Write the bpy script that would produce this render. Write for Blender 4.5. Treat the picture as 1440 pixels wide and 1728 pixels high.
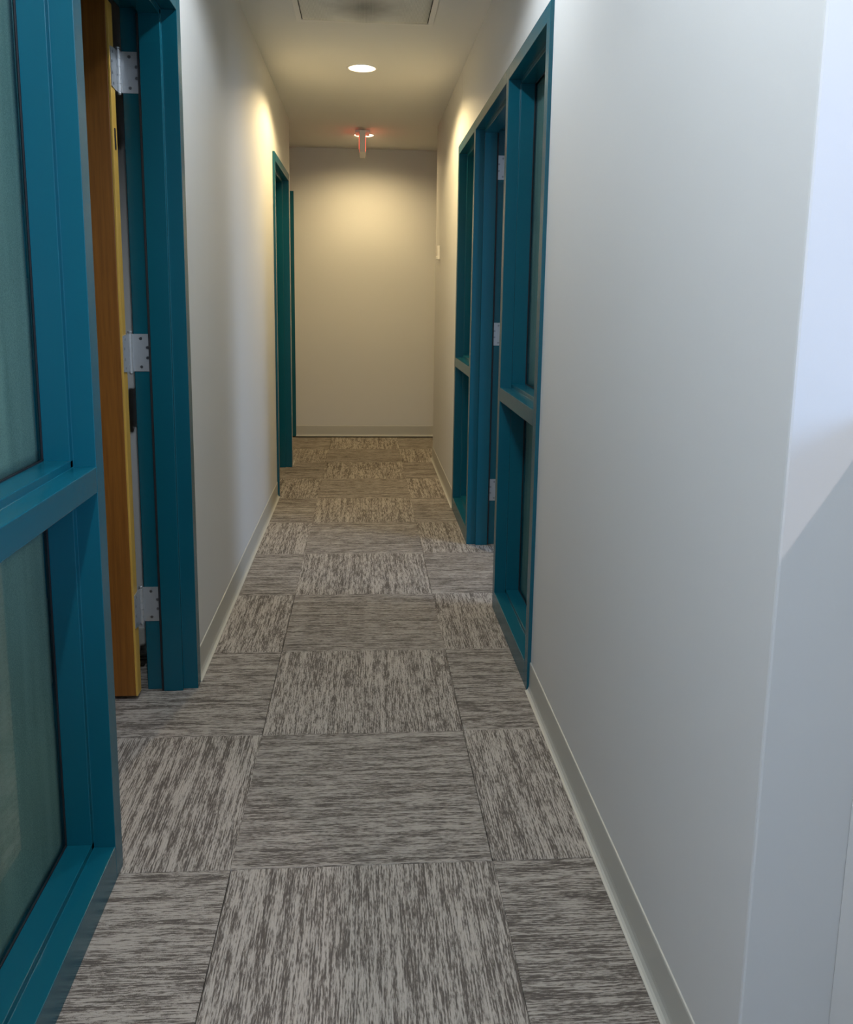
import bpy, bmesh, math, random
from mathutils import Vector, Matrix

random.seed(7)
for o in list(bpy.data.objects):
    bpy.data.objects.remove(o, do_unlink=True)
SC = bpy.context.scene
COL = SC.collection

# ------------------------------------------------------------------ camera
W, H = 1440, 1728
F_PX, CY = 1431.0, 739.7
YAW, PITCH, ROLL = math.radians(4.251), math.radians(9.447), math.radians(0.813)
fw = Vector((math.sin(YAW) * math.cos(PITCH), math.cos(YAW) * math.cos(PITCH), -math.sin(PITCH)))
rt = Vector((math.cos(YAW), -math.sin(YAW), 0))
up = rt.cross(fw)
rt2 = rt * math.cos(ROLL) + up * math.sin(ROLL)
up2 = up * math.cos(ROLL) - rt * math.sin(ROLL)
cd = bpy.data.cameras.new('camera')
cam = bpy.data.objects.new('camera', cd)
COL.objects.link(cam)
m3 = Matrix((rt2, up2, -fw)).transposed()
cam.matrix_world = Matrix.Translation((0.0, -1.794, 1.309)) @ m3.to_4x4()
cd.sensor_fit = 'VERTICAL'
cd.sensor_height = 24.0
cd.lens = F_PX / H * 24.0
cd.shift_y = (CY - H / 2) / H
cd.clip_start = 0.02
SC.camera = cam

# ------------------------------------------------------------------ world and light
wd = bpy.data.worlds.new('world')
SC.world = wd
wd.use_nodes = True
wd.node_tree.nodes['Background'].inputs[0].default_value = (0.62, 0.74, 1.0, 1)
wd.node_tree.nodes['Background'].inputs[1].default_value = 0.6

SC.view_settings.view_transform = 'Standard'
SC.view_settings.look = 'None'
SC.view_settings.gamma = 1
SC.view_settings.use_curve_mapping = False
SC.view_settings.exposure = 0.08

WARM = (1.0, 0.77, 0.41)
NEUT = (0.81, 0.90, 1.0)
COOL = (0.60, 0.75, 1.0)
CEIL_Z = 2.615


def area(name, loc, target, sx, sy, power, col, spread=180):
    l = bpy.data.lights.new(name, 'AREA')
    l.shape = 'RECTANGLE'; l.size = sx; l.size_y = sy
    l.energy = power; l.color = col; l.spread = math.radians(spread)
    o = bpy.data.objects.new(name, l); COL.objects.link(o)
    o.location = loc
    d = Vector(target) - Vector(loc)
    o.rotation_euler = d.to_track_quat('-Z', 'Z').to_euler()
    return o


def spot(name, loc, power, col, ang, blend, rad):
    l = bpy.data.lights.new(name, 'SPOT')
    l.energy = power; l.color = col; l.spot_size = math.radians(ang)
    l.spot_blend = blend; l.shadow_soft_size = rad
    o = bpy.data.objects.new(name, l); COL.objects.link(o)
    o.location = loc
    return o


spot('downlight_beam', (-0.018, 3.43, 2.60), 72, WARM, 152, 0.35, 0.045)
spot('downlight_beam', (-0.008, 5.50, 2.60), 80, WARM, 160, 0.75, 0.045)
spot('downlight_beam', (-0.018, 0.75, 2.60), 36, NEUT, 156, 0.35, 0.04)
spot('downlight_beam', (-0.15, -1.10, 2.60), 74, NEUT, 150, 0.4, 0.03)
spot('downlight_beam', (1.60, -2.0, 2.60), 58, (1.0, 0.88, 0.92), 150, 0.3, 0.02)
# daylight: window in the lobby's right wall, added fill light behind the camera, window of the right-hand room
area('daylight_and_fill', (3.46, -3.2, 1.82), (0.6, -0.9, 1.1), 2.0, 0.62, 150, (0.34, 0.56, 1.0))
area('daylight_and_fill', (0.1, -6.35, 1.45), (0.0, 0.5, 1.1), 1.9, 1.6, 30, (0.60, 0.78, 1.0))
area('daylight_and_fill', (3.46, 1.2, 1.55), (0.6, 2.1, 1.0), 1.6, 1.3, 90, (0.50, 0.68, 1.0))

# ------------------------------------------------------------------ materials


def mat(name):
    m = bpy.data.materials.new(name)
    m.use_nodes = True
    nt = m.node_tree
    b = nt.nodes['Principled BSDF']
    return m, nt, b


def N(nt, t, **k):
    n = nt.nodes.new(t)
    for a, v in k.items():
        setattr(n, a, v)
    return n


def noise_bump(nt, b, scale, strength, dist=0.002, detail=3, vec=None):
    tc = N(nt, 'ShaderNodeTexCoord')
    n = N(nt, 'ShaderNodeTexNoise')
    n.inputs['Scale'].default_value = scale
    n.inputs['Detail'].default_value = detail
    bp = N(nt, 'ShaderNodeBump')
    bp.inputs['Strength'].default_value = strength
    bp.inputs['Distance'].default_value = dist
    nt.links.new(tc.outputs['Object'], n.inputs['Vector'])
    nt.links.new(n.outputs['Fac'], bp.inputs['Height'])
    nt.links.new(bp.outputs['Normal'], b.inputs['Normal'])
    return n


def simple(name, col, rough, metal=0.0, bump=None, vary=None):
    m, nt, b = mat(name)
    b.inputs['Base Color'].default_value = (*col, 1)
    b.inputs['Roughness'].default_value = rough
    b.inputs['Metallic'].default_value = metal
    if bump:
        noise_bump(nt, b, *bump)
    if vary:
        tc = N(nt, 'ShaderNodeTexCoord')
        n = N(nt, 'ShaderNodeTexNoise')
        n.inputs['Scale'].default_value = vary[0]
        n.inputs['Detail'].default_value = 4
        mr = N(nt, 'ShaderNodeMapRange')
        mr.inputs['To Min'].default_value = 1 - vary[1]
        mr.inputs['To Max'].default_value = 1 + vary[1]
        mx = N(nt, 'ShaderNodeVectorMath', operation='SCALE')
        mx.inputs[0].default_value = col
        nt.links.new(tc.outputs['Object'], n.inputs['Vector'])
        nt.links.new(n.outputs['Fac'], mr.inputs['Value'])
        nt.links.new(mr.outputs['Result'], mx.inputs['Scale'])
        nt.links.new(mx.outputs['Vector'], b.inputs['Base Color'])
    return m


M = {}
M['wall'] = simple('wall_paint', (0.64, 0.63, 0.60), 0.62, bump=(260, 0.10, 0.0006), vary=(1.3, 0.015))
M['ceiling'] = simple('ceiling_paint', (0.80, 0.79, 0.75), 0.75, bump=(220, 0.12, 0.0006), vary=(1.5, 0.015))
M['teal'] = simple('teal_paint', (0.002, 0.090, 0.127), 0.27, bump=(420, 0.10, 0.0003), vary=(6, 0.03))
M['base'] = simple('rubber_base', (0.49, 0.475, 0.415), 0.42, vary=(9, 0.03))
M['steel'] = simple('satin_steel', (0.52, 0.54, 0.56), 0.42, 0.75, bump=(900, 0.06, 0.0002))
M['screw'] = simple('screw_steel', (0.30, 0.31, 0.33), 0.3, 1.0)
M['dark'] = simple('dark_gasket', (0.008, 0.009, 0.012), 0.6)
M['white_plastic'] = simple('white_plastic', (0.80, 0.77, 0.70), 0.4, vary=(20, 0.02))
M['white_metal'] = simple('white_enamel', (0.84, 0.82, 0.78), 0.45, vary=(8, 0.02))
M['reflector'] = simple('can_reflector', (0.85, 0.80, 0.70), 0.25, 0.3, vary=(8, 0.02))
M['carpet_base'] = simple('floor_screed', (0.06, 0.055, 0.05), 0.9, vary=(5, 0.1))
M['room_dark'] = simple('room_paint', (0.42, 0.42, 0.40), 0.7, vary=(2, 0.03))
M['partition'] = simple('partition_fabric', (0.30, 0.31, 0.33), 0.85, bump=(500, 0.3, 0.001), vary=(30, 0.05))


def wood_mat(name, c1, c2, rough):
    m, nt, b = mat(name)
    tc = N(nt, 'ShaderNodeTexCoord')
    mp = N(nt, 'ShaderNodeMapping')
    mp.inputs['Scale'].default_value = (42, 42, 1.6)
    n = N(nt, 'ShaderNodeTexNoise')
    n.inputs['Scale'].default_value = 3.0
    n.inputs['Detail'].default_value = 6
    n.inputs['Roughness'].default_value = 0.6
    cr = N(nt, 'ShaderNodeValToRGB')
    cr.color_ramp.elements[0].position = 0.34
    cr.color_ramp.elements[0].color = (*c1, 1)
    cr.color_ramp.elements[1].position = 0.70
    cr.color_ramp.elements[1].color = (*c2, 1)
    bp = N(nt, 'ShaderNodeBump')
    bp.inputs['Strength'].default_value = 0.12
    bp.inputs['Distance'].default_value = 0.0006
    nt.links.new(tc.outputs['Object'], mp.inputs['Vector'])
    nt.links.new(mp.outputs['Vector'], n.inputs['Vector'])
    nt.links.new(n.outputs['Fac'], cr.inputs['Fac'])
    nt.links.new(n.outputs['Fac'], bp.inputs['Height'])
    nt.links.new(cr.outputs['Color'], b.inputs['Base Color'])
    nt.links.new(bp.outputs['Normal'], b.inputs['Normal'])
    b.inputs['Roughness'].default_value = rough
    return m


M['wood'] = wood_mat('maple_veneer', (0.19, 0.068, 0.010), (0.28, 0.108, 0.016), 0.42)
M['wood_edge_lit'] = wood_mat('maple_edge_lit', (0.52, 0.30, 0.05), (0.64, 0.40, 0.08), 0.42)  # corridor light on the door edge painted in as a lighter maple


def emit_mat(name, col, strength):
    m, nt, b = mat(name)
    b.inputs['Base Color'].default_value = (*col, 1)
    b.inputs['Emission Color'].default_value = (*col, 1)
    b.inputs['Emission Strength'].default_value = strength
    return m


M['lamp'] = emit_mat('lamp_glow', (1.0, 0.88, 0.66), 14.0)
M['lens'] = emit_mat('lens_glow', (1.0, 0.84, 0.58), 1.6)
M['red'] = emit_mat('red_letters', (1.0, 0.06, 0.03), 3.0)


def glass_mat():
    m, nt, b = mat('clear_glass')
    out = nt.nodes['Material Output']
    nt.nodes.remove(b)
    gl = N(nt, 'ShaderNodeBsdfGlossy'); gl.inputs['Roughness'].default_value = 0.04
    tr = N(nt, 'ShaderNodeBsdfTransparent'); tr.inputs['Color'].default_value = (0.80, 0.90, 0.88, 1)
    fr = N(nt, 'ShaderNodeFresnel'); fr.inputs['IOR'].default_value = 1.5
    mx = N(nt, 'ShaderNodeMixShader')
    ge = N(nt, 'ShaderNodeNewGeometry')
    fb = N(nt, 'ShaderNodeMath', operation='SUBTRACT'); fb.inputs[0].default_value = 1.0
    fm = N(nt, 'ShaderNodeMath', operation='MULTIPLY')
    nt.links.new(ge.outputs['Backfacing'], fb.inputs[1])
    nt.links.new(fr.outputs[0], fm.inputs[0]); nt.links.new(fb.outputs[0], fm.inputs[1])
    nt.links.new(fm.outputs[0], mx.inputs[0])
    nt.links.new(tr.outputs[0], mx.inputs[1]); nt.links.new(gl.outputs[0], mx.inputs[2])
    nt.links.new(mx.outputs[0], out.inputs['Surface'])
    return m


M['glass'] = glass_mat()


def blind_mat():
    m, nt, b = mat('woven_shade')
    tc = N(nt, 'ShaderNodeTexCoord')
    mp = N(nt, 'ShaderNodeMapping'); mp.inputs['Scale'].default_value = (1, 9, 0.8)
    n1 = N(nt, 'ShaderNodeTexNoise'); n1.inputs['Scale'].default_value = 2.2; n1.inputs['Detail'].default_value = 5
    n2 = N(nt, 'ShaderNodeTexNoise'); n2.inputs['Scale'].default_value = 420; n2.inputs['Detail'].default_value = 1
    ad = N(nt, 'ShaderNodeMath', operation='ADD')
    cr = N(nt, 'ShaderNodeValToRGB')
    cr.color_ramp.elements[0].position = 0.66; cr.color_ramp.elements[0].color = (0.20, 0.235, 0.205, 1)
    cr.color_ramp.elements[1].position = 1.0
    cr.color_ramp.elements[1].color = (0.31, 0.345, 0.305, 1)
    hf = N(nt, 'ShaderNodeMath', operation='MULTIPLY'); hf.inputs[1].default_value = 0.85
    nt.links.new(tc.outputs['Object'], mp.inputs['Vector'])
    nt.links.new(mp.outputs['Vector'], n1.inputs['Vector'])
    nt.links.new(tc.outputs['Object'], n2.inputs['Vector'])
    nt.links.new(n1.outputs['Fac'], ad.inputs[0]); nt.links.new(n2.outputs['Fac'], ad.inputs[1])
    nt.links.new(ad.outputs[0], hf.inputs[0])
    nt.links.new(hf.outputs[0], cr.inputs['Fac'])
    nt.links.new(cr.outputs['Color'], b.inputs['Base Color'])
    b.inputs['Roughness'].default_value = 0.9
    return m


M['blind'] = blind_mat()


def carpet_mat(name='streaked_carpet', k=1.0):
    m, nt, b = mat(name)
    uv = N(nt, 'ShaderNodeUVMap')
    oi = N(nt, 'ShaderNodeObjectInfo')
    sep = N(nt, 'ShaderNodeSeparateXYZ')
    nt.links.new(uv.outputs['UV'], sep.inputs[0])
    rnd = N(nt, 'ShaderNodeMath', operation='MULTIPLY'); rnd.inputs[1].default_value = 61.0
    nt.links.new(oi.outputs['Random'], rnd.inputs[0])

    def streak(su, sv, scale, detail, rough=0.5):
        cu = N(nt, 'ShaderNodeMath', operation='MULTIPLY'); cu.inputs[1].default_value = su
        cv = N(nt, 'ShaderNodeMath', operation='MULTIPLY'); cv.inputs[1].default_value = sv
        nt.links.new(sep.outputs['X'], cu.inputs[0]); nt.links.new(sep.outputs['Y'], cv.inputs[0])
        cb = N(nt, 'ShaderNodeCombineXYZ')
        nt.links.new(cu.outputs[0], cb.inputs[0]); nt.links.new(cv.outputs[0], cb.inputs[1])
        nt.links.new(rnd.outputs[0], cb.inputs[2])
        n = N(nt, 'ShaderNodeTexNoise')
        n.inputs['Scale'].default_value = scale
        n.inputs['Detail'].default_value = detail
        n.inputs['Roughness'].default_value = rough
        nt.links.new(cb.outputs[0], n.inputs['Vector'])
        return n
    a = streak(235, 17, 1.0, 2.0)
    f = streak(560, 70, 1.0, 1.0)
    c = streak(26, 9, 1.0, 2.0)
    g = streak(1300, 1300, 1.0, 0.0)
    h = streak(75, 2.2, 1.0, 1.0)

    def mul(n, k):
        x = N(nt, 'ShaderNodeMath', operation='MULTIPLY_ADD')
        x.inputs[1].default_value = k; x.inputs[2].default_value = -0.5 * k
        nt.links.new(n.outputs['Fac'], x.inputs[0])
        return x
    # rows of loop pile, slightly wandering
    ru = N(nt, 'ShaderNodeMath', operation='MULTIPLY_ADD'); ru.inputs[1].default_value = 2 * math.pi / 0.0058
    rw = N(nt, 'ShaderNodeMath', operation='MULTIPLY'); rw.inputs[1].default_value = 9.0
    nt.links.new(c.outputs['Fac'], rw.inputs[0])
    nt.links.new(sep.outputs['X'], ru.inputs[0]); nt.links.new(rw.outputs[0], ru.inputs[2])
    rs = N(nt, 'ShaderNodeMath', operation='SINE'); nt.links.new(ru.outputs[0], rs.inputs[0])
    rows = N(nt, 'ShaderNodeMath', operation='MULTIPLY'); rows.inputs[1].default_value = 0.085
    nt.links.new(rs.outputs[0], rows.inputs[0])
    terms = [mul(a, 1.45), mul(f, 1.0), mul(c, 0.45), mul(g, 0.8), mul(h, 0.75), rows]
    cur = terms[0]
    for t in terms[1:]:
        s = N(nt, 'ShaderNodeMath', operation='ADD')
        nt.links.new(cur.outputs[0], s.inputs[0]); nt.links.new(t.outputs[0], s.inputs[1])
        cur = s
    s = N(nt, 'ShaderNodeMath', operation='ADD'); s.inputs[1].default_value = 0.5
    nt.links.new(cur.outputs[0], s.inputs[0])
    cr = N(nt, 'ShaderNodeValToRGB')
    e = cr.color_ramp.elements
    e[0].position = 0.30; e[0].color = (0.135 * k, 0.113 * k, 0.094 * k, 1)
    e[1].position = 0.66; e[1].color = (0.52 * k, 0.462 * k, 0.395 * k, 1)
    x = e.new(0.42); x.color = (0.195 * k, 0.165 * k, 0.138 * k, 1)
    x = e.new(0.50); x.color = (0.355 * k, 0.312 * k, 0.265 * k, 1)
    nt.links.new(s.outputs[0], cr.inputs['Fac'])
    nt.links.new(cr.outputs['Color'], b.inputs['Base Color'])
    bp = N(nt, 'ShaderNodeBump'); bp.inputs['Strength'].default_value = 0.65; bp.inputs['Distance'].default_value = 0.0025
    nt.links.new(s.outputs[0], bp.inputs['Height'])
    nt.links.new(bp.outputs['Normal'], b.inputs['Normal'])
    b.inputs['Roughness'].default_value = 0.95
    b.inputs['Specular IOR Level'].default_value = 0.2
    return m


M['carpet'] = carpet_mat()
M['carpet_cross_shaded'] = carpet_mat('streaked_carpet_cross_shaded', 0.89)  # darker copy: sheen shading of the turned pile put into the colour


def perf_mat():
    m, nt, b = mat('perforated_face')
    tc = N(nt, 'ShaderNodeTexCoord')
    v = N(nt, 'ShaderNodeTexVoronoi'); v.inputs['Scale'].default_value = 170; v.inputs['Randomness'].default_value = 0.0
    lt = N(nt, 'ShaderNodeMath', operation='LESS_THAN'); lt.inputs[1].default_value = 0.33
    mx = N(nt, 'ShaderNodeMixRGB')
    mx.inputs[1].default_value = (0.78, 0.78, 0.73, 1); mx.inputs[2].default_value = (0.50, 0.50, 0.46, 1)
    # dust stain blown round the middle of the face
    ln = N(nt, 'ShaderNodeVectorMath', operation='DISTANCE'); ln.inputs[1].default_value = (0.0, 0.08, 0)
    nz = N(nt, 'ShaderNodeTexNoise'); nz.inputs['Scale'].default_value = 14
    ad = N(nt, 'ShaderNodeMath', operation='MULTIPLY_ADD'); ad.inputs[1].default_value = 0.09
    st = N(nt, 'ShaderNodeMapRange')
    st.inputs['From Min'].default_value = 0.06; st.inputs['From Max'].default_value = 0.26
    st.inputs['To Min'].default_value = 0.42; st.inputs['To Max'].default_value = 1.0
    sc = N(nt, 'ShaderNodeVectorMath', operation='SCALE')
    nt.links.new(tc.outputs['Object'], v.inputs['Vector'])
    nt.links.new(tc.outputs['Object'], ln.inputs[0]); nt.links.new(tc.outputs['Object'], nz.inputs['Vector'])
    nt.links.new(nz.outputs['Fac'], ad.inputs[0]); nt.links.new(ln.outputs['Value'], ad.inputs[2])
    nt.links.new(ad.outputs[0], st.inputs['Value'])
    nt.links.new(v.outputs['Distance'], lt.inputs[0]); nt.links.new(lt.outputs[0], mx.inputs[0])
    nt.links.new(mx.outputs[0], sc.inputs[0]); nt.links.new(st.outputs[0], sc.inputs['Scale'])
    nt.links.new(sc.outputs[0], b.inputs['Base Color'])
    b.inputs['Roughness'].default_value = 0.6
    return m


M['perf'] = perf_mat()

# ------------------------------------------------------------------ helpers


def add_box(bm, x0, x1, y0, y1, z0, z1):
    x0, x1 = sorted((x0, x1)); y0, y1 = sorted((y0, y1)); z0, z1 = sorted((z0, z1))
    vs = [bm.verts.new(p) for p in ((x0, y0, z0), (x1, y0, z0), (x1, y1, z0), (x0, y1, z0),
                                    (x0, y0, z1), (x1, y0, z1), (x1, y1, z1), (x0, y1, z1))]
    for f in ((0, 3, 2, 1), (4, 5, 6, 7), (0, 1, 5, 4), (1, 2, 6, 5), (2, 3, 7, 6), (3, 0, 4, 7)):
        bm.faces.new([vs[i] for i in f])


def add_prism(bm, pts, fn, a, b):
    """closed polygon pts (u, v) swept between a and b; fn(u, v, w) gives the point"""
    r0 = [bm.verts.new(fn(u, v, a)) for u, v in pts]
    r1 = [bm.verts.new(fn(u, v, b)) for u, v in pts]
    n = len(pts)
    for i in range(n):
        bm.faces.new((r0[i], r0[(i + 1) % n], r1[(i + 1) % n], r1[i]))
    bm.faces.new(list(reversed(r0)))
    bm.faces.new(r1)


def add_cyl(bm, c, r, h0, h1, seg=20, axis='z', r2=None):
    r2 = r if r2 is None else r2
    def P(t, rr, w):
        u, v = rr * math.cos(t), rr * math.sin(t)
        if axis == 'z': return (c[0] + u, c[1] + v, w)
        if axis == 'y': return (c[0] + u, w, c[2] + v)
        return (w, c[1] + u, c[2] + v)
    r0 = [bm.verts.new(P(2 * math.pi * i / seg, r, h0)) for i in range(seg)]
    r1 = [bm.verts.new(P(2 * math.pi * i / seg, r2, h1)) for i in range(seg)]
    for i in range(seg):
        bm.faces.new((r0[i], r0[(i + 1) % seg], r1[(i + 1) % seg], r1[i]))
    bm.faces.new(list(reversed(r0))); bm.faces.new(r1)


def add_lathe(bm, c, prof, seg=32):
    rings = []
    for r, z in prof:
        if r < 1e-6:
            rings.append([bm.verts.new((c[0], c[1], c[2] + z))])
        else:
            rings.append([bm.verts.new((c[0] + r * math.cos(2 * math.pi * i / seg), c[1] + r * math.sin(2 * math.pi * i / seg), c[2] + z)) for i in range(seg)])
    for a, b in zip(rings, rings[1:]):
        for i in range(seg):
            j = (i + 1) % seg
            if len(a) == 1 and len(b) == 1: continue
            if len(a) == 1: bm.faces.new((a[0], b[j], b[i]))
            elif len(b) == 1: bm.faces.new((a[i], a[j], b[0]))
            else: bm.faces.new((a[i], a[j], b[j], b[i]))


def world_loc(o):
    v = Vector((0, 0, 0))
    while o is not None:
        v += o.location; o = o.parent
    return v


def obj(name, bm, material, parent=None, origin=(0, 0, 0), bevel=None, smooth=False, kind=None, label=None, seg=2):
    """mesh given in world coordinates; linked as one object whose origin is at `origin`"""
    org = Vector(origin) if parent is None else (Vector(origin) if any(origin) else world_loc(parent))
    bmesh.ops.recalc_face_normals(bm, faces=bm.faces)
    bmesh.ops.translate(bm, verts=bm.verts, vec=-org)
    me = bpy.data.meshes.new(name)
    bm.to_mesh(me); bm.free()
    for mm in (material if isinstance(material, (list, tuple)) else [material]):
        me.materials.append(mm)
    if smooth:
        for p in me.polygons: p.use_smooth = True
    o = bpy.data.objects.new(name, me)
    COL.objects.link(o)
    o.location = org - (world_loc(parent) if parent else Vector((0, 0, 0)))
    if parent: o.parent = parent
    if bevel:
        md = o.modifiers.new('bevel', 'BEVEL'); md.width = bevel; md.segments = seg
        md.limit_method = 'ANGLE'; md.angle_limit = math.radians(30)
        md.harden_normals = False
    if kind: o['kind'] = kind
    if label: o['label'] = label
    return o


def thing(name, loc, label=None, cat=None, group=None, kind=None):
    o = bpy.data.objects.new(name, None)
    o.empty_display_size = 0.1
    COL.objects.link(o); o.location = loc
    if label: o['label'] = label
    if cat: o['category'] = cat
    if group: o['group'] = group
    if kind: o['kind'] = kind
    return o


# ------------------------------------------------------------------ measures
XL, XR = -0.570, 0.561           # painted faces of the corridor walls
FL, FR = -0.556, 0.549           # faces of the steel frames, proud of the walls
TH = 0.137                       # wall thickness
Y_END = 6.17
YCL, YCR = 4.93, 5.05            # where the left and right walls stop at the cross corridor
HEAD_T, HEAD_B = 2.185, 2.135
Z_CEIL = CEIL_Z

# ------------------------------------------------------------------ floor: screed + carpet tiles
bm = bmesh.new()
add_box(bm, -3.4, 3.6, -6.4, 6.5, -0.15, -0.007)
floor = obj('floor', bm, M['carpet_base'], kind='structure', label='streaked grey carpet tiles laid quarter turned along the corridor')
T = 0.6096


def tile_mesh(turn):
    bm = bmesh.new()
    g = 0.0003
    add_box(bm, -T / 2 + g, T / 2 - g, -T / 2 + g, T / 2 - g, -0.007, 0.0)
    bmesh.ops.recalc_face_normals(bm, faces=bm.faces)
    e = [x for x in bm.edges if all(abs(v.co.z) < 1e-6 for v in x.verts)]
    bmesh.ops.bevel(bm, geom=e, offset=0.0011, segments=1, affect='EDGES')
    me = bpy.data.meshes.new('carpet_tile')
    uvl = bm.loops.layers.uv.new('UVMap')
    for f in bm.faces:
        for l in f.loops:
            x, y = l.vert.co.x, l.vert.co.y
            l[uvl].uv = (x, y) if turn else (y, x)
    bm.to_mesh(me); bm.free()
    me.materials.append(M['carpet' if turn else 'carpet_cross_shaded'])
    return me


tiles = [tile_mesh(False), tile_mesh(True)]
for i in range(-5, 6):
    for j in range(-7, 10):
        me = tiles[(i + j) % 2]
        o = bpy.data.objects.new('carpet_tile', me)
        COL.objects.link(o)
        o.parent = floor
        # row j = 0 is the row whose near seam crosses y = 0; middle column has i = 0
        o.location = (i * T + random.uniform(-0.0015, 0.0015), (j + 0.5) * T + random.uniform(-0.0012, 0.0012), random.uniform(-0.0002, 0.0001))
        if (i + j) % 4 >= 2 and random.random() < .5:
            o.rotation_euler = (0, 0, math.pi)

# ------------------------------------------------------------------ ceiling with round holes
LIGHTS = [(-0.018, 3.43), (-0.008, 5.50), (-0.018, 0.75), (-0.15, -1.10), (1.60, -2.0)]
RCAN = 0.079


def ceiling_mesh():
    bm = bmesh.new()
    cell = 0.2
    xs = sorted({-3.4, 3.6} | {round(l[0] + s * cell, 4) for l in LIGHTS for s in (-1, 1)})
    ys = sorted({-6.4, 6.5} | {round(l[1] + s * cell, 4) for l in LIGHTS for s in (-1, 1)})
    # strips along y around each lamp cell
    lamps = sorted(LIGHTS, key=lambda l: l[1])
    y = -6.4
    for lx, ly in lamps:
        quad(bm, -3.4, 3.6, y, ly - cell)
        quad(bm, -3.4, lx - cell, ly - cell, ly + cell)
        quad(bm, lx + cell, 3.6, ly - cell, ly + cell)
        ring(bm, lx, ly, cell)
        y = ly + cell
    quad(bm, -3.4, 3.6, y, 6.5)
    return bm


def quad(bm, x0, x1, y0, y1):
    v = [bm.verts.new((x, y, Z_CEIL)) for x, y in ((x0, y0), (x0, y1), (x1, y1), (x1, y0))]
    bm.faces.new(v)


def ring(bm, cx, cy, c, seg=48):
    a, b = [], []
    for i in range(seg):
        t = 2 * math.pi * i / seg + math.pi / 4
        k = 1 / max(abs(math.cos(t)), abs(math.sin(t)))
        a.append(bm.verts.new((cx + c * k * math.cos(t), cy + c * k * math.sin(t), Z_CEIL)))
        b.append(bm.verts.new((cx + RCAN * math.cos(t), cy + RCAN * math.sin(t), Z_CEIL)))
    for i in range(seg):
        j = (i + 1) % seg
        bm.faces.new((a[i], b[i], b[j], a[j]))


bm = ceiling_mesh()
bmesh.ops.remove_doubles(bm, verts=bm.verts, dist=1e-5)
ceil = obj('ceiling', bm, M['ceiling'], kind='structure', label='smooth painted ceiling of the corridor')
bm = bmesh.new()
add_box(bm, -3.5, 3.7, -6.5, 6.6, 2.86, 2.96)  # unseen slab added to stop world light leaking through the thin ceiling
obj('light_block_deck', bm, M['room_dark'], ceil)

# ------------------------------------------------------------------ walls


def wall_boxes(bm, x0, x1, y0, y1, opens, top=None):
    """wall running in y between x0..x1 with openings (ya, yb, ztop)"""
    top = Z_CEIL if top is None else top
    y = y0
    for ya, yb, zt in opens:
        add_box(bm, x0, x1, y, ya, 0, top)
        add_box(bm, x0, x1, ya, yb, zt, top)
        y = yb
    add_box(bm, x0, x1, y, y1, 0, top)


LW = (-0.69, 0.98)      # left near frame (sidelight + door), outer edges
L2 = (3.70, 4.74)       # left far door frame
RW = (0.865, 3.375)     # right frame
IN = 0.028
bm = bmesh.new()
wall_boxes(bm, XL - TH, XL, -6.2, YCL, [(LW[0] + IN, LW[1] - IN, HEAD_T - IN), (L2[0] + IN, L2[1] - IN, HEAD_T - IN)])
obj('wall_left', bm, M['wall'], kind='structure', label='pale grey painted wall on the left of the corridor')
bm = bmesh.new()
wall_boxes(bm, XR, XR + 0.144, -0.724, YCR, [(RW[0] + IN, RW[1] - IN, HEAD_T - IN)])
obj('wall_right', bm, M['wall'], kind='structure', bevel=0.004, label='pale grey painted wall on the right, with its free end nearest')
bm = bmesh.new()
add_box(bm, -3.3, 3.5, Y_END, Y_END + 0.14, 0, Z_CEIL)
obj('wall_end', bm, M['wall'], kind='structure', label='cream lit wall closing the end of the corridor')
bm = bmesh.new()
add_box(bm, XR + 0.144, 3.5, -0.70, -0.56, 0, Z_CEIL)
obj('wall_lobby', bm, M['wall'], kind='structure', label='bluish wall at the far right edge, behind the wall end')
bm = bmesh.new()
add_box(bm, XR + 0.139, XR + 0.26, -1.75, -0.7235, 0, 1.18)
obj('wall_low', bm, M['wall'], kind='structure', bevel=0.003, label='low painted wall meeting the free wall end at the lower right edge')
# back wall of the lobby, behind the camera, with an opening added for the fill light
bm = bmesh.new()
add_box(bm, -0.707, 3.5, -6.3, -6.2, 0, 0.65)
add_box(bm, -0.707, 3.5, -6.3, -6.2, 2.25, Z_CEIL)
add_box(bm, -0.707, -0.85, -6.3, -6.2, 0.65, 2.25)
add_box(bm, 1.05, 3.5, -6.3, -6.2, 0.65, 2.25)
obj('wall_back', bm, M['wall'], kind='structure')
bm = bmesh.new()
add_box(bm, 3.5, 3.6, -6.3, Y_END + 0.14, 0, Z_CEIL)
obj('wall_far_right', bm, M['wall'], kind='structure')
bm = bmesh.new()
add_box(bm, -3.4, -3.3, -6.3, Y_END + 0.14, 0, Z_CEIL)
add_box(bm, -3.3, XL - TH, -6.3, -6.2, 0, Z_CEIL)
obj('wall_far_left', bm, M['room_dark'], kind='structure')
# walls between the side rooms
bm = bmesh.new()
add_box(bm, -3.3, XL - TH, YCL - 0.13, YCL, 0, Z_CEIL)
add_box(bm, -3.3, XL - TH, 1.22, 1.33, 0, Z_CEIL)
obj('wall_rooms_left', bm, M['wall'], kind='structure')
bm = bmesh.new()
add_box(bm, XR + 0.144, 3.5, YCR - 0.13, YCR, 0, Z_CEIL)
obj('wall_rooms_right', bm, M['wall'], kind='structure')

# ------------------------------------------------------------------ rubber cove base
BP = [(0, 0), (0.0175, 0), (0.0175, 0.0018), (0.0125, 0.0030), (0.0080, 0.0065), (0.0045, 0.016), (0.0036, 0.026),
      (0.0036, 0.0965), (0.0026, 0.1005), (0.0, 0.1016)]


def base_y(bm, x, s, y0, y1):
    add_prism(bm, BP, lambda u, v, w: (x + s * u, w, v), y0, y1)


def base_x(bm, y, s, x0, x1):
    add_prism(bm, BP, lambda u, v, w: (w, y + s * u, v), x0, x1)


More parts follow.
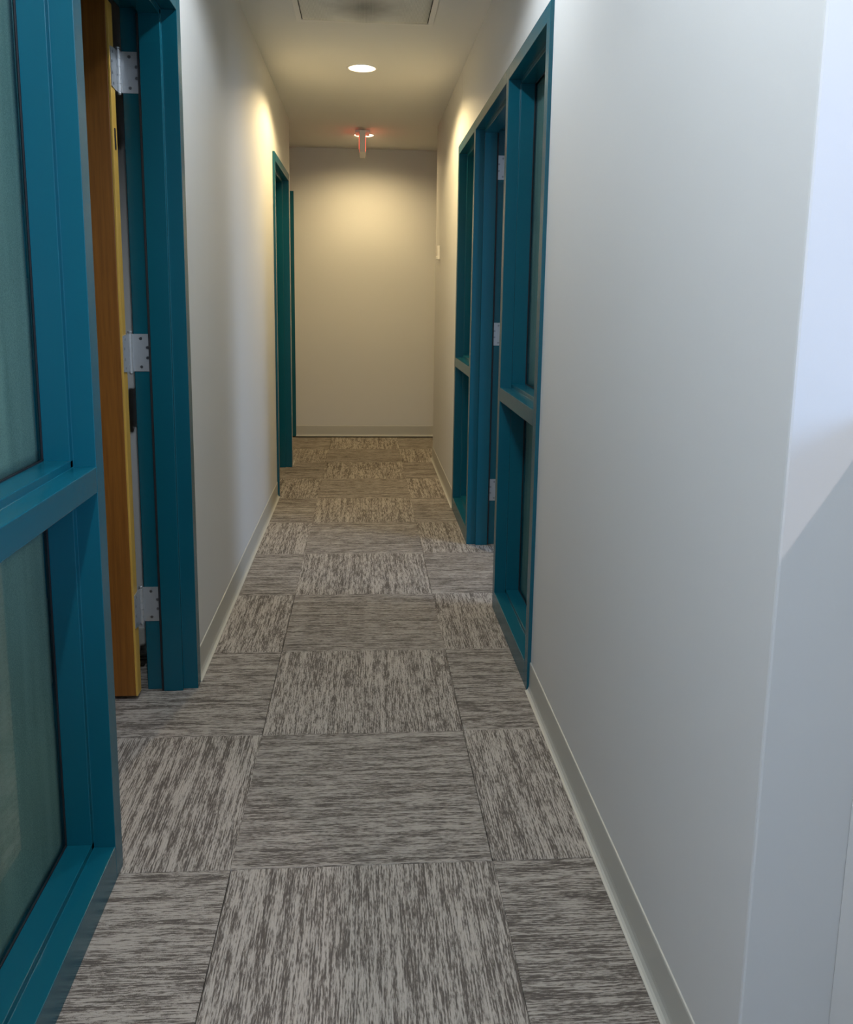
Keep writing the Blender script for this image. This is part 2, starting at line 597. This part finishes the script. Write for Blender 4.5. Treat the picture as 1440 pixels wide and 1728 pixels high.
bm = bmesh.new()
base_y(bm, XL, 1, LW[1], L2[0]); base_y(bm, XL, 1, L2[1], YCL); base_x(bm, YCL, 1, -3.3, XL + 0.004)
base_y(bm, XL, 1, -6.2, LW[0])
obj('baseboard_left', bm, M['base'], kind='structure', label='grey rubber cove base along the left wall')
bm = bmesh.new()
base_y(bm, XR, -1, -0.728, RW[0]); base_y(bm, XR, -1, RW[1], YCR + 0.004); base_x(bm, YCR, 1, XR - 0.004, 3.5)
base_x(bm, -0.724, -1, XR - 0.004, XR + 0.139)
base_y(bm, XR + 0.139, -1, -1.75, -0.724)
base_x(bm, -0.70, -1, XR + 0.26, 3.5)
obj('baseboard_right', bm, M['base'], kind='structure', label='grey rubber cove base along the right wall')
bm = bmesh.new()
base_x(bm, Y_END, -1, -0.645, 3.5)
obj('baseboard_end', bm, M['base'], kind='structure', label='grey rubber cove base under the end wall')
bm = bmesh.new()
base_x(bm, 1.22, -1, -3.3, XL - TH)
obj('baseboard_room', bm, M['base'], kind='structure')

# ------------------------------------------------------------------ steel frames
# profile: depth d behind the frame face, t across from the outer edge
OPEN_EDGE = [(0, 0.05), (0.0465, 0.05), (0.0465, 0.066), (0.109, 0.066), (0.109, 0.05), (0.165, 0.05)]
GLZ_EDGE = [(0, 0.05), (0.0465, 0.05), (0.0465, 0.066), (0.101, 0.066), (0.101, 0.056), (0.111, 0.056), (0.111, 0.066), (0.150, 0.066), (0.150, 0.05), (0.165, 0.05)]
WALL_EDGE = [(0.165, 0), (0.1515, 0), (0.1515, 0.029), (0.0135, 0.029), (0.0135, 0), (0, 0)]


def mirror_edge(e, width):
    return [(d, width - t) for d, t in reversed(e)]


def jamb_poly(edge):
    return edge + WALL_EDGE


def mullion_poly(edge_hi, edge_lo, width=0.05):
    hi = [(d, t - 0.05 + width) for d, t in edge_hi]
    lo = [(d, 0.05 - t) for d, t in reversed(edge_lo)]
    return hi + lo


def vmember(name, face, s, y, dirn, poly, z0, z1, parent, label=None):
    """vertical frame member: face x, s = -1 into the left wall / +1 into the right, y of the t=0 line, dirn = way t grows"""
    bm = bmesh.new()
    add_prism(bm, poly, lambda d, t, w: (face + s * d, y + dirn * t, w), z0, z1)
    return obj(name, bm, M['teal'], parent, bevel=0.0014, label=label)


def hmember(name, face, s, z, dirn, poly, y0, y1, parent, label=None):
    bm = bmesh.new()
    add_prism(bm, poly, lambda d, t, w: (face + s * d, w, z + dirn * t), y0, y1)
    return obj(name, bm, M['teal'], parent, bevel=0.0014, label=label)


def box_rail(d_edge_up, h, d_edge_dn=None):
    """rail with a stop on top (and one below) ; t measured up from its underside"""
    up_ = [(d, h + (t - 0.05)) for d, t in d_edge_up]
    if d_edge_dn is None:
        return up_ + [(0.165, 0), (0, 0)]
    dn_ = [(d, -(t - 0.05)) for d, t in reversed(d_edge_dn)]
    return up_ + dn_


def sidelight(root, face, s, ya, yb):
    """rails, panes and shades between the member faces ya and yb"""
    hmember('bottom_rail', face, s, 0.0, 1, box_rail(GLZ_EDGE, 0.082), ya, yb, root)
    hmember('middle_rail', face, s, 0.897, 1, box_rail(GLZ_EDGE, 0.054, GLZ_EDGE), ya, yb, root)
    hmember('head', face, s, HEAD_T, -1, jamb_poly(GLZ_EDGE), ya, yb, root)
    for z0, z1 in ((0.092, 0.888), (0.961, 2.125)):
        bm = bmesh.new()
        add_box(bm, face + s * 0.103, face + s * 0.109, ya + 0.009, yb - 0.009, z0, z1)
        obj('glass_pane', bm, M['glass'], root)
        bm = bmesh.new()                                   # black glazing gasket round the pane
        a, b, c, d = ya + 0.016, yb - 0.016, z0 + 0.006, z1 - 0.006
        X = sorted((face + s * 0.0995, face + s * 0.1025))
        g = 0.0035
        add_box(bm, X[0], X[1], a, a + g, c, d); add_box(bm, X[0], X[1], b - g, b, c, d)
        add_box(bm, X[0], X[1], a, b, c, c + g); add_box(bm, X[0], X[1], a, b, d - g, d)
        obj('gasket', bm, M['dark'], root, label='thin black gasket')
        # woven shade hanging behind the glass, gently waving cloth
        bm = bmesh.new()
        n, mz = 24, 40
        grid = []
        x0 = face + s * 0.1112
        for iz in range(mz + 1):
            row = []
            for iy in range(n + 1):
                z = z0 + (z1 - z0) * iz / mz
                y = ya + 0.009 + (yb - ya - 0.018) * iy / n
                w = 0.0005 * math.sin(y * 16 + z * 2.1) + 0.0004 * math.sin(z * 19 + y * 5)
                row.append(bm.verts.new((x0 + s * w, y, z)))
            grid.append(row)
        for iz in range(mz):
            for iy in range(n):
                bm.faces.new((grid[iz][iy], grid[iz][iy + 1], grid[iz + 1][iy + 1], grid[iz + 1][iy]))
        o = obj('woven_shade', bm, M['blind'], root, smooth=True, label='grey green woven shade behind the glass')
        md = o.modifiers.new('thick', 'SOLIDIFY'); md.thickness = 0.0006


def seal(root, face, s, y, dirn, z1=2.119):
    bm = bmesh.new()
    X = sorted((face + s * 0.1095, face + s * 0.1165))
    Y = sorted((y, y + dirn * 0.0145))
    add_box(bm, *X, *Y, 0.0, z1)
    obj('door_seal', bm, M['dark'], root, bevel=0.002, label='black rubber door seal')


def hinge(root, face, s, ypl, z, leaf_y=None, leaf_x=None):
    """butt hinge: jamb leaf on the plane y = ypl, door leaf on x = leaf_x, barrel between"""
    hz = 0.0585
    bx, by = face + s * 0.171, ypl - 0.016
    bm = bmesh.new()
    xa, xb = sorted((face + s * 0.112, face + s * 0.168))
    # jamb leaf with clipped corners
    add_prism(bm, [(xa, -hz), (xb, -hz), (xb, hz), (xa, hz)], lambda u, v, w: (u, w, z + v), ypl - 0.0028, ypl + 0.0004)
    # knuckles
    n = 5
    for k in range(n):
        z0 = z - hz + 2 * hz * k / n + 0.0008
        z1 = z - hz + 2 * hz * (k + 1) / n - 0.0008
        add_cyl(bm, (bx, by, 0), 0.0068, z0, z1, 18)
    add_cyl(bm, (bx, by, 0), 0.0050, z - hz - 0.001, z + hz + 0.001, 12)
    # pin head and tip
    add_lathe(bm, (bx, by, z + hz), [(0.0035, 0.0), (0.0035, 0.004), (0.0070, 0.0045), (0.0072, 0.0075), (0.004, 0.0095), (0, 0.0098)], 16)
    add_lathe(bm, (bx, by, z - hz), [(0.0055, 0.0), (0.0062, -0.003), (0.0045, -0.0075), (0.002, -0.009), (0, -0.0092)], 16)
    # webs from leaves to the barrel
    wx = sorted((face + s * 0.1655, face + s * 0.168))
    add_box(bm, wx[0], wx[1], by, ypl, z - hz, z + hz)
    if leaf_x is not None:
        ly0, ly1 = leaf_y
        cut = 0.010
        add_prism(bm, [(ly1, -hz), (by, -hz), (by, hz), (ly1, hz), (ly0, hz - cut * .4), (ly0, -hz + cut * .4)],
                  lambda u, v, w: (w, u, z + v), leaf_x - 0.0004, leaf_x + (0.0026 if s < 0 else -0.0026))
    h = obj('hinge', bm, M['steel'], root, label='satin steel butt hinge')
    for dz, dx in ((0.044, 0.030), (0.016, 0.010), (-0.016, 0.010), (-0.044, 0.030)):
        bm = bmesh.new()
        cx = face + s * (0.112 + dx)
        add_cyl(bm, (cx, 0, z + dz), 0.0048, ypl - 0.0036, ypl - 0.0020, 14, axis='y', r2=0.0048)
        obj('screw', bm, M['screw'], h)
    if leaf_x is not None:
        for dz, dy in ((0.044, 0.018), (0.016, 0.009), (-0.016, 0.009), (-0.044, 0.018)):
            bm = bmesh.new()
            add_cyl(bm, (0, leaf_y[0] + dy, z + dz), 0.0042, leaf_x + (0.0022 if s < 0 else -0.0022), leaf_x + (0.0036 if s < 0 else -0.0036), 12, axis='x')
            obj('screw', bm, M['screw'], h)
    return h


def open_door(root, face, s, ypl, width=0.895, slot=True, y_off=0.037):
    """door leaf swung 90 degrees into the side room, hinge edge towards the corridor"""
    xe = face + s * 0.177            # plane of the hinge edge
    y1 = ypl - y_off
    y0 = y1 - 0.044
    x_in = xe + s * width
    bm = bmesh.new()
    add_box(bm, xe + s * 0.0065, x_in, y0, y1, 0.016, 2.133)
    leaf = obj('door_leaf', bm, M['wood'], root, bevel=0.002, label='honey maple veneered door leaf standing open')
    bm = bmesh.new()
    add_box(bm, xe, xe + s * 0.0066, y0 + 0.0003, y1 - 0.0003, 0.016, 2.133)
    obj('edge_strip', bm, M['wood_edge_lit'], leaf, bevel=0.0012, label='yellow maple edge, coloured lighter for the corridor light on it')
    if slot:
        bm = bmesh.new()
        yc = (y0 + y1) / 2
        pts = []
        for i in range(24):
            t = 2 * math.pi * i / 24
            pts.append((0.0075 * math.cos(t), 0.0075 * math.sin(t) + (0.024 if math.sin(t) > 0 else -0.024)))
        add_prism(bm, pts, lambda u, v, w: (w, yc + u, 1.755 + v), xe - s * 0.0008, xe + s * 0.002)
        obj('edge_slot', bm, M['dark'], leaf, label='dark oval slot in the door edge')
    for zz in (1.955, 1.125, 0.30):
        hinge(root, face, s, ypl, zz, (y0 + 0.004, y1), xe)
    # lever handle on both faces near the free edge
    bm = bmesh.new()
    hx = x_in - s * 0.07
    for yy, sg in ((y0, -1), (y1, 1)):
        add_cyl(bm, (hx, 0, 0.98), 0.027, yy - 0.001 * sg, yy + 0.008 * sg, 24, axis='y')
        add_cyl(bm, (hx, 0, 0.98), 0.009, yy, yy + 0.05 * sg, 16, axis='y')
        ya, yb = sorted((yy + 0.040 * sg, yy + 0.054 * sg))
        add_box(bm, *sorted((hx + s * 0.01, hx - s * 0.115)), ya, yb, 0.972, 0.988)
    obj('lever_handle', bm, M['steel'], leaf, bevel=0.002)
    return leaf


# --- left side: window_1 (sidelight) and door_1
root = thing('window_1', (FL, -0.35, 0), kind='structure', label='teal steel sidelight frame in left foreground with shaded glass')
vmember('jamb', FL, -1, LW[0], 1, jamb_poly(GLZ_EDGE), 0, HEAD_T, root)
sidelight(root, FL, -1, LW[0] + 0.05, -0.02)
root = thing('door_1', (FL, 0.48, 0), kind='structure', label='near left doorway, teal frame and maple door standing open')
vmember('mullion', FL, -1, -0.02, 1, mullion_poly(OPEN_EDGE, GLZ_EDGE), 0, HEAD_T, root)
vmember('jamb', FL, -1, LW[1], -1, jamb_poly(OPEN_EDGE), 0, HEAD_T, root)
hmember('head', FL, -1, HEAD_T, -1, jamb_poly(OPEN_EDGE), 0.03, LW[1] - 0.05, root)
open_door(root, FL, -1, LW[1] - 0.05)
seal(root, FL, -1, LW[1] - 0.05, -1); seal(root, FL, -1, 0.03, 1)

# --- left far doorway (door_3), door standing open inside
root = thing('door_3', (FL, 4.2, 0), kind='structure', label='far left doorway in dark teal frame')
vmember('jamb', FL, -1, L2[0], 1, jamb_poly(OPEN_EDGE), 0, HEAD_T, root)
vmember('jamb', FL, -1, L2[1], -1, jamb_poly(OPEN_EDGE), 0, HEAD_T, root)
hmember('head', FL, -1, HEAD_T, -1, jamb_poly(OPEN_EDGE), L2[0] + 0.05, L2[1] - 0.05, root)
open_door(root, FL, -1, L2[1] - 0.05, slot=False)
seal(root, FL, -1, L2[1] - 0.05, -1); seal(root, FL, -1, L2[0] + 0.05, 1)

# --- right side: window_2, door_2, window_3 in one run
root = thing('window_2', (FR, 1.26, 0), kind='structure', label='teal sidelight nearest on the right wall')
vmember('jamb', FR, 1, RW[0], 1, jamb_poly(GLZ_EDGE), 0, HEAD_T, root)
sidelight(root, FR, 1, RW[0] + 0.05, 1.605)
root = thing('door_2', (FR, 2.12, 0), kind='structure', label='right doorway between two teal sidelights')
vmember('mullion', FR, 1, 1.605, 1, mullion_poly(OPEN_EDGE, GLZ_EDGE), 0, HEAD_T, root)
vmember('mullion', FR, 1, 2.64, -1, mullion_poly(OPEN_EDGE, GLZ_EDGE), 0, HEAD_T, root)
hmember('head', FR, 1, HEAD_T, -1, jamb_poly(OPEN_EDGE), 1.655, 2.59, root)
open_door(root, FR, 1, 2.59, slot=False)
seal(root, FR, 1, 2.59, -1); seal(root, FR, 1, 1.655, 1)
root = thing('window_3', (FR, 3.0, 0), kind='structure', label='teal sidelight farthest on the right wall')
vmember('jamb', FR, 1, RW[1], -1, jamb_poly(GLZ_EDGE), 0, HEAD_T, root)
sidelight(root, FR, 1, 2.64, RW[1] - 0.05)

# --- door in the end wall, only its right jamb shows
root = thing('door_4', (-1.15, Y_END, 0), kind='structure', label='dark teal door frame at left end of the end wall')
def jx(name, x, dirn, z0, z1):
    bm = bmesh.new()
    add_prism(bm, [(0, 0), (0.05, 0), (0.05, 0.03), (0, 0.03)], lambda t, d, w: (x + dirn * t, Y_END - 0.012 + d * 1.0, w), z0, z1)
    return obj(name, bm, M['teal'], root, bevel=0.0014)
jx('jamb', -0.640, -1, 0, 2.235); jx('jamb', -1.66, 1, 0, 2.235)
bm = bmesh.new(); add_box(bm, -1.61, -0.69, Y_END - 0.012, Y_END + 0.018, 2.185, 2.235); obj('head', bm, M['teal'], root, bevel=0.0014)
bm = bmesh.new(); add_box(bm, -1.607, -0.693, Y_END - 0.004, Y_END + 0.02, 0.008, 2.182); leaf = obj('door_leaf', bm, M['wood'], root, bevel=0.002)
bm = bmesh.new()
add_cyl(bm, (-0.76, 0, 0.98), 0.027, Y_END - 0.012, Y_END - 0.003, 24, axis='y'); add_cyl(bm, (-0.76, 0, 0.98), 0.009, Y_END - 0.055, Y_END - 0.003, 16, axis='y')
add_box(bm, -0.875, -0.75, Y_END - 0.058, Y_END - 0.045, 0.972, 0.988)
obj('lever_handle', bm, M['steel'], leaf, bevel=0.002)

# ------------------------------------------------------------------ recessed downlights


def downlight(x, y, label, open_trim=True):
    t = thing('recessed_downlight', (x, y, Z_CEIL), label, 'ceiling light', 'round recessed downlights in the ceiling')
    c = (x, y, Z_CEIL)
    bm = bmesh.new()
    add_lathe(bm, c, [(0.0775, 0.001), (0.0775, -0.001), (0.079, -0.0028), (0.086, -0.0034), (0.0905, -0.002), (0.0915, 0.0), (0.0915, 0.001)], 48)
    obj('trim_ring', bm, M['white_metal'], t, smooth=True)
    bm = bmesh.new()
    add_lathe(bm, c, [(0.0775, -0.0005), (0.074, 0.03), (0.066, 0.07), (0.05, 0.10), (0.028, 0.115), (0, 0.117)], 48)
    obj('reflector', bm, M['reflector'], t, smooth=True)
    bm = bmesh.new()
    add_lathe(bm, c, [(0, 0.004), (0.020, 0.006), (0.032, 0.014), (0.037, 0.028), (0.034, 0.046), (0.024, 0.075), (0.016, 0.10), (0, 0.105)], 32)
    obj('lamp_bulb', bm, M['lamp'], t, smooth=True, label='glowing warm bulb')
    return t


downlight(LIGHTS[0][0], LIGHTS[0][1], 'lit round downlight in the open ceiling, nearer than the exit sign')
downlight(LIGHTS[1][0], LIGHTS[1][1], 'lit round downlight partly hidden behind the hanging exit sign')
downlight(LIGHTS[2][0], LIGHTS[2][1], 'round white downlight above the picture, over the near left door')
downlight(LIGHTS[3][0], LIGHTS[3][1], 'round white downlight above the camera at the corridor mouth')
downlight(LIGHTS[4][0], LIGHTS[4][1], 'round downlight over the lobby beside the corridor mouth')

# ------------------------------------------------------------------ ceiling air diffuser
t = thing('air_diffuser', (0.0, 2.265, Z_CEIL), 'square perforated grey air diffuser in white frame, top of the picture', 'air vent')
bm = bmesh.new()
a, b = 0.303, 0.328
zt, zb = Z_CEIL + 0.0005, Z_CEIL - 0.006
for x0, x1, y0, y1 in ((-b, b, a, b), (-b, b, -b, -a), (-b, -a, -a, a), (a, b, -a, a)):
    add_box(bm, x0, x1, 2.265 + y0, 2.265 + y1, zb, zt)
obj('frame', bm, M['white_metal'], t, bevel=0.0012, label='white square frame')
bm = bmesh.new()
add_box(bm, -0.3030, 0.3030, 2.265 - 0.3030, 2.265 + 0.3030, Z_CEIL - 0.0012, Z_CEIL - 0.0003)
obj('shadow_gap', bm, M['dark'], t)
# perforated plate with a slight sag to the middle
bm = bmesh.new()
n = 16
g = []
for i in range(n + 1):
    r = []
    for j in range(n + 1):
        u, v = -1 + 2 * i / n, -1 + 2 * j / n
        sag = 0.006 * max(0, 1 - abs(u)) ** 1.5 
        r.append(bm.verts.new((0.298 * u, 2.265 + 0.298 * v, Z_CEIL - 0.004 - sag)))
    g.append(r)
for i in range(n):
    for j in range(n):
        bm.faces.new((g[i][j], g[i + 1][j], g[i + 1][j + 1], g[i][j + 1]))
o = obj('perforated_plate', bm, M['perf'], t, smooth=True, label='grey perforated plate with a dusty middle')
md = o.modifiers.new('thick', 'SOLIDIFY'); md.thickness = 0.0015

# ------------------------------------------------------------------ exit sign seen edge-on
ex = -0.020
t = thing('exit_sign', (ex, 5.35, Z_CEIL), 'slim hanging exit sign seen edge on, glowing red on ceiling', 'exit sign')
bm = bmesh.new(); add_box(bm, ex - 0.056, ex + 0.056, 5.28, 5.42, Z_CEIL - 0.022, Z_CEIL); obj('canopy', bm, M['white_metal'], t, bevel=0.004)
bm = bmesh.new(); add_box(bm, ex - 0.022, ex + 0.022, 5.20, 5.50, 2.432, Z_CEIL - 0.016); obj('housing', bm, M['white_metal'], t, bevel=0.004, label='off white thin housing')
for s in (-1, 1):
    bm = bmesh.new(); add_box(bm, *sorted((ex + s * 0.022, ex + s * 0.0245)), 5.21, 5.49, 2.44, Z_CEIL - 0.024); pl = obj('face_plate', bm, M['white_plastic'], t, bevel=0.001)
    cu = bpy.data.curves.new('letters', 'FONT'); cu.body = 'EXIT'; cu.size = 0.135; cu.extrude = 0.0012
    cu.align_x = 'CENTER'; cu.align_y = 'CENTER'; cu.materials.append(M['red'])
    lo = bpy.data.objects.new('tmp', cu); COL.objects.link(lo)
    bpy.context.view_layer.update()
    dg = bpy.context.evaluated_depsgraph_get()
    me = bpy.data.meshes.new_from_object(lo.evaluated_get(dg))
    bpy.data.objects.remove(lo)
    me.materials.clear(); me.materials.append(M['red'])
    l2 = bpy.data.objects.new('letters', me); COL.objects.link(l2)
    l2.parent = pl
    l2.rotation_euler = (math.pi / 2, 0, math.pi / 2 * s)
    l2.location = Vector((ex + s * 0.0255, 5.35, (2.44 + Z_CEIL - 0.024) / 2)) - world_loc(pl)
    l2['label'] = 'red glowing letters'

# ------------------------------------------------------------------ small sensor on the right wall
t = thing('wall_thermostat', (XR, 4.69, 1.63), 'small white wall thermostat on right wall near the corridor end', 'thermostat')
bm = bmesh.new(); add_box(bm, XR - 0.020, XR, 4.655, 4.725, 1.588, 1.690); obj('cover', bm, M['white_plastic'], t, bevel=0.004)
bm = bmesh.new(); add_box(bm, XR - 0.028, XR - 0.018, 4.66, 4.72, 1.588, 1.615); obj('lower_lip', bm, M['white_plastic'], t, bevel=0.003)
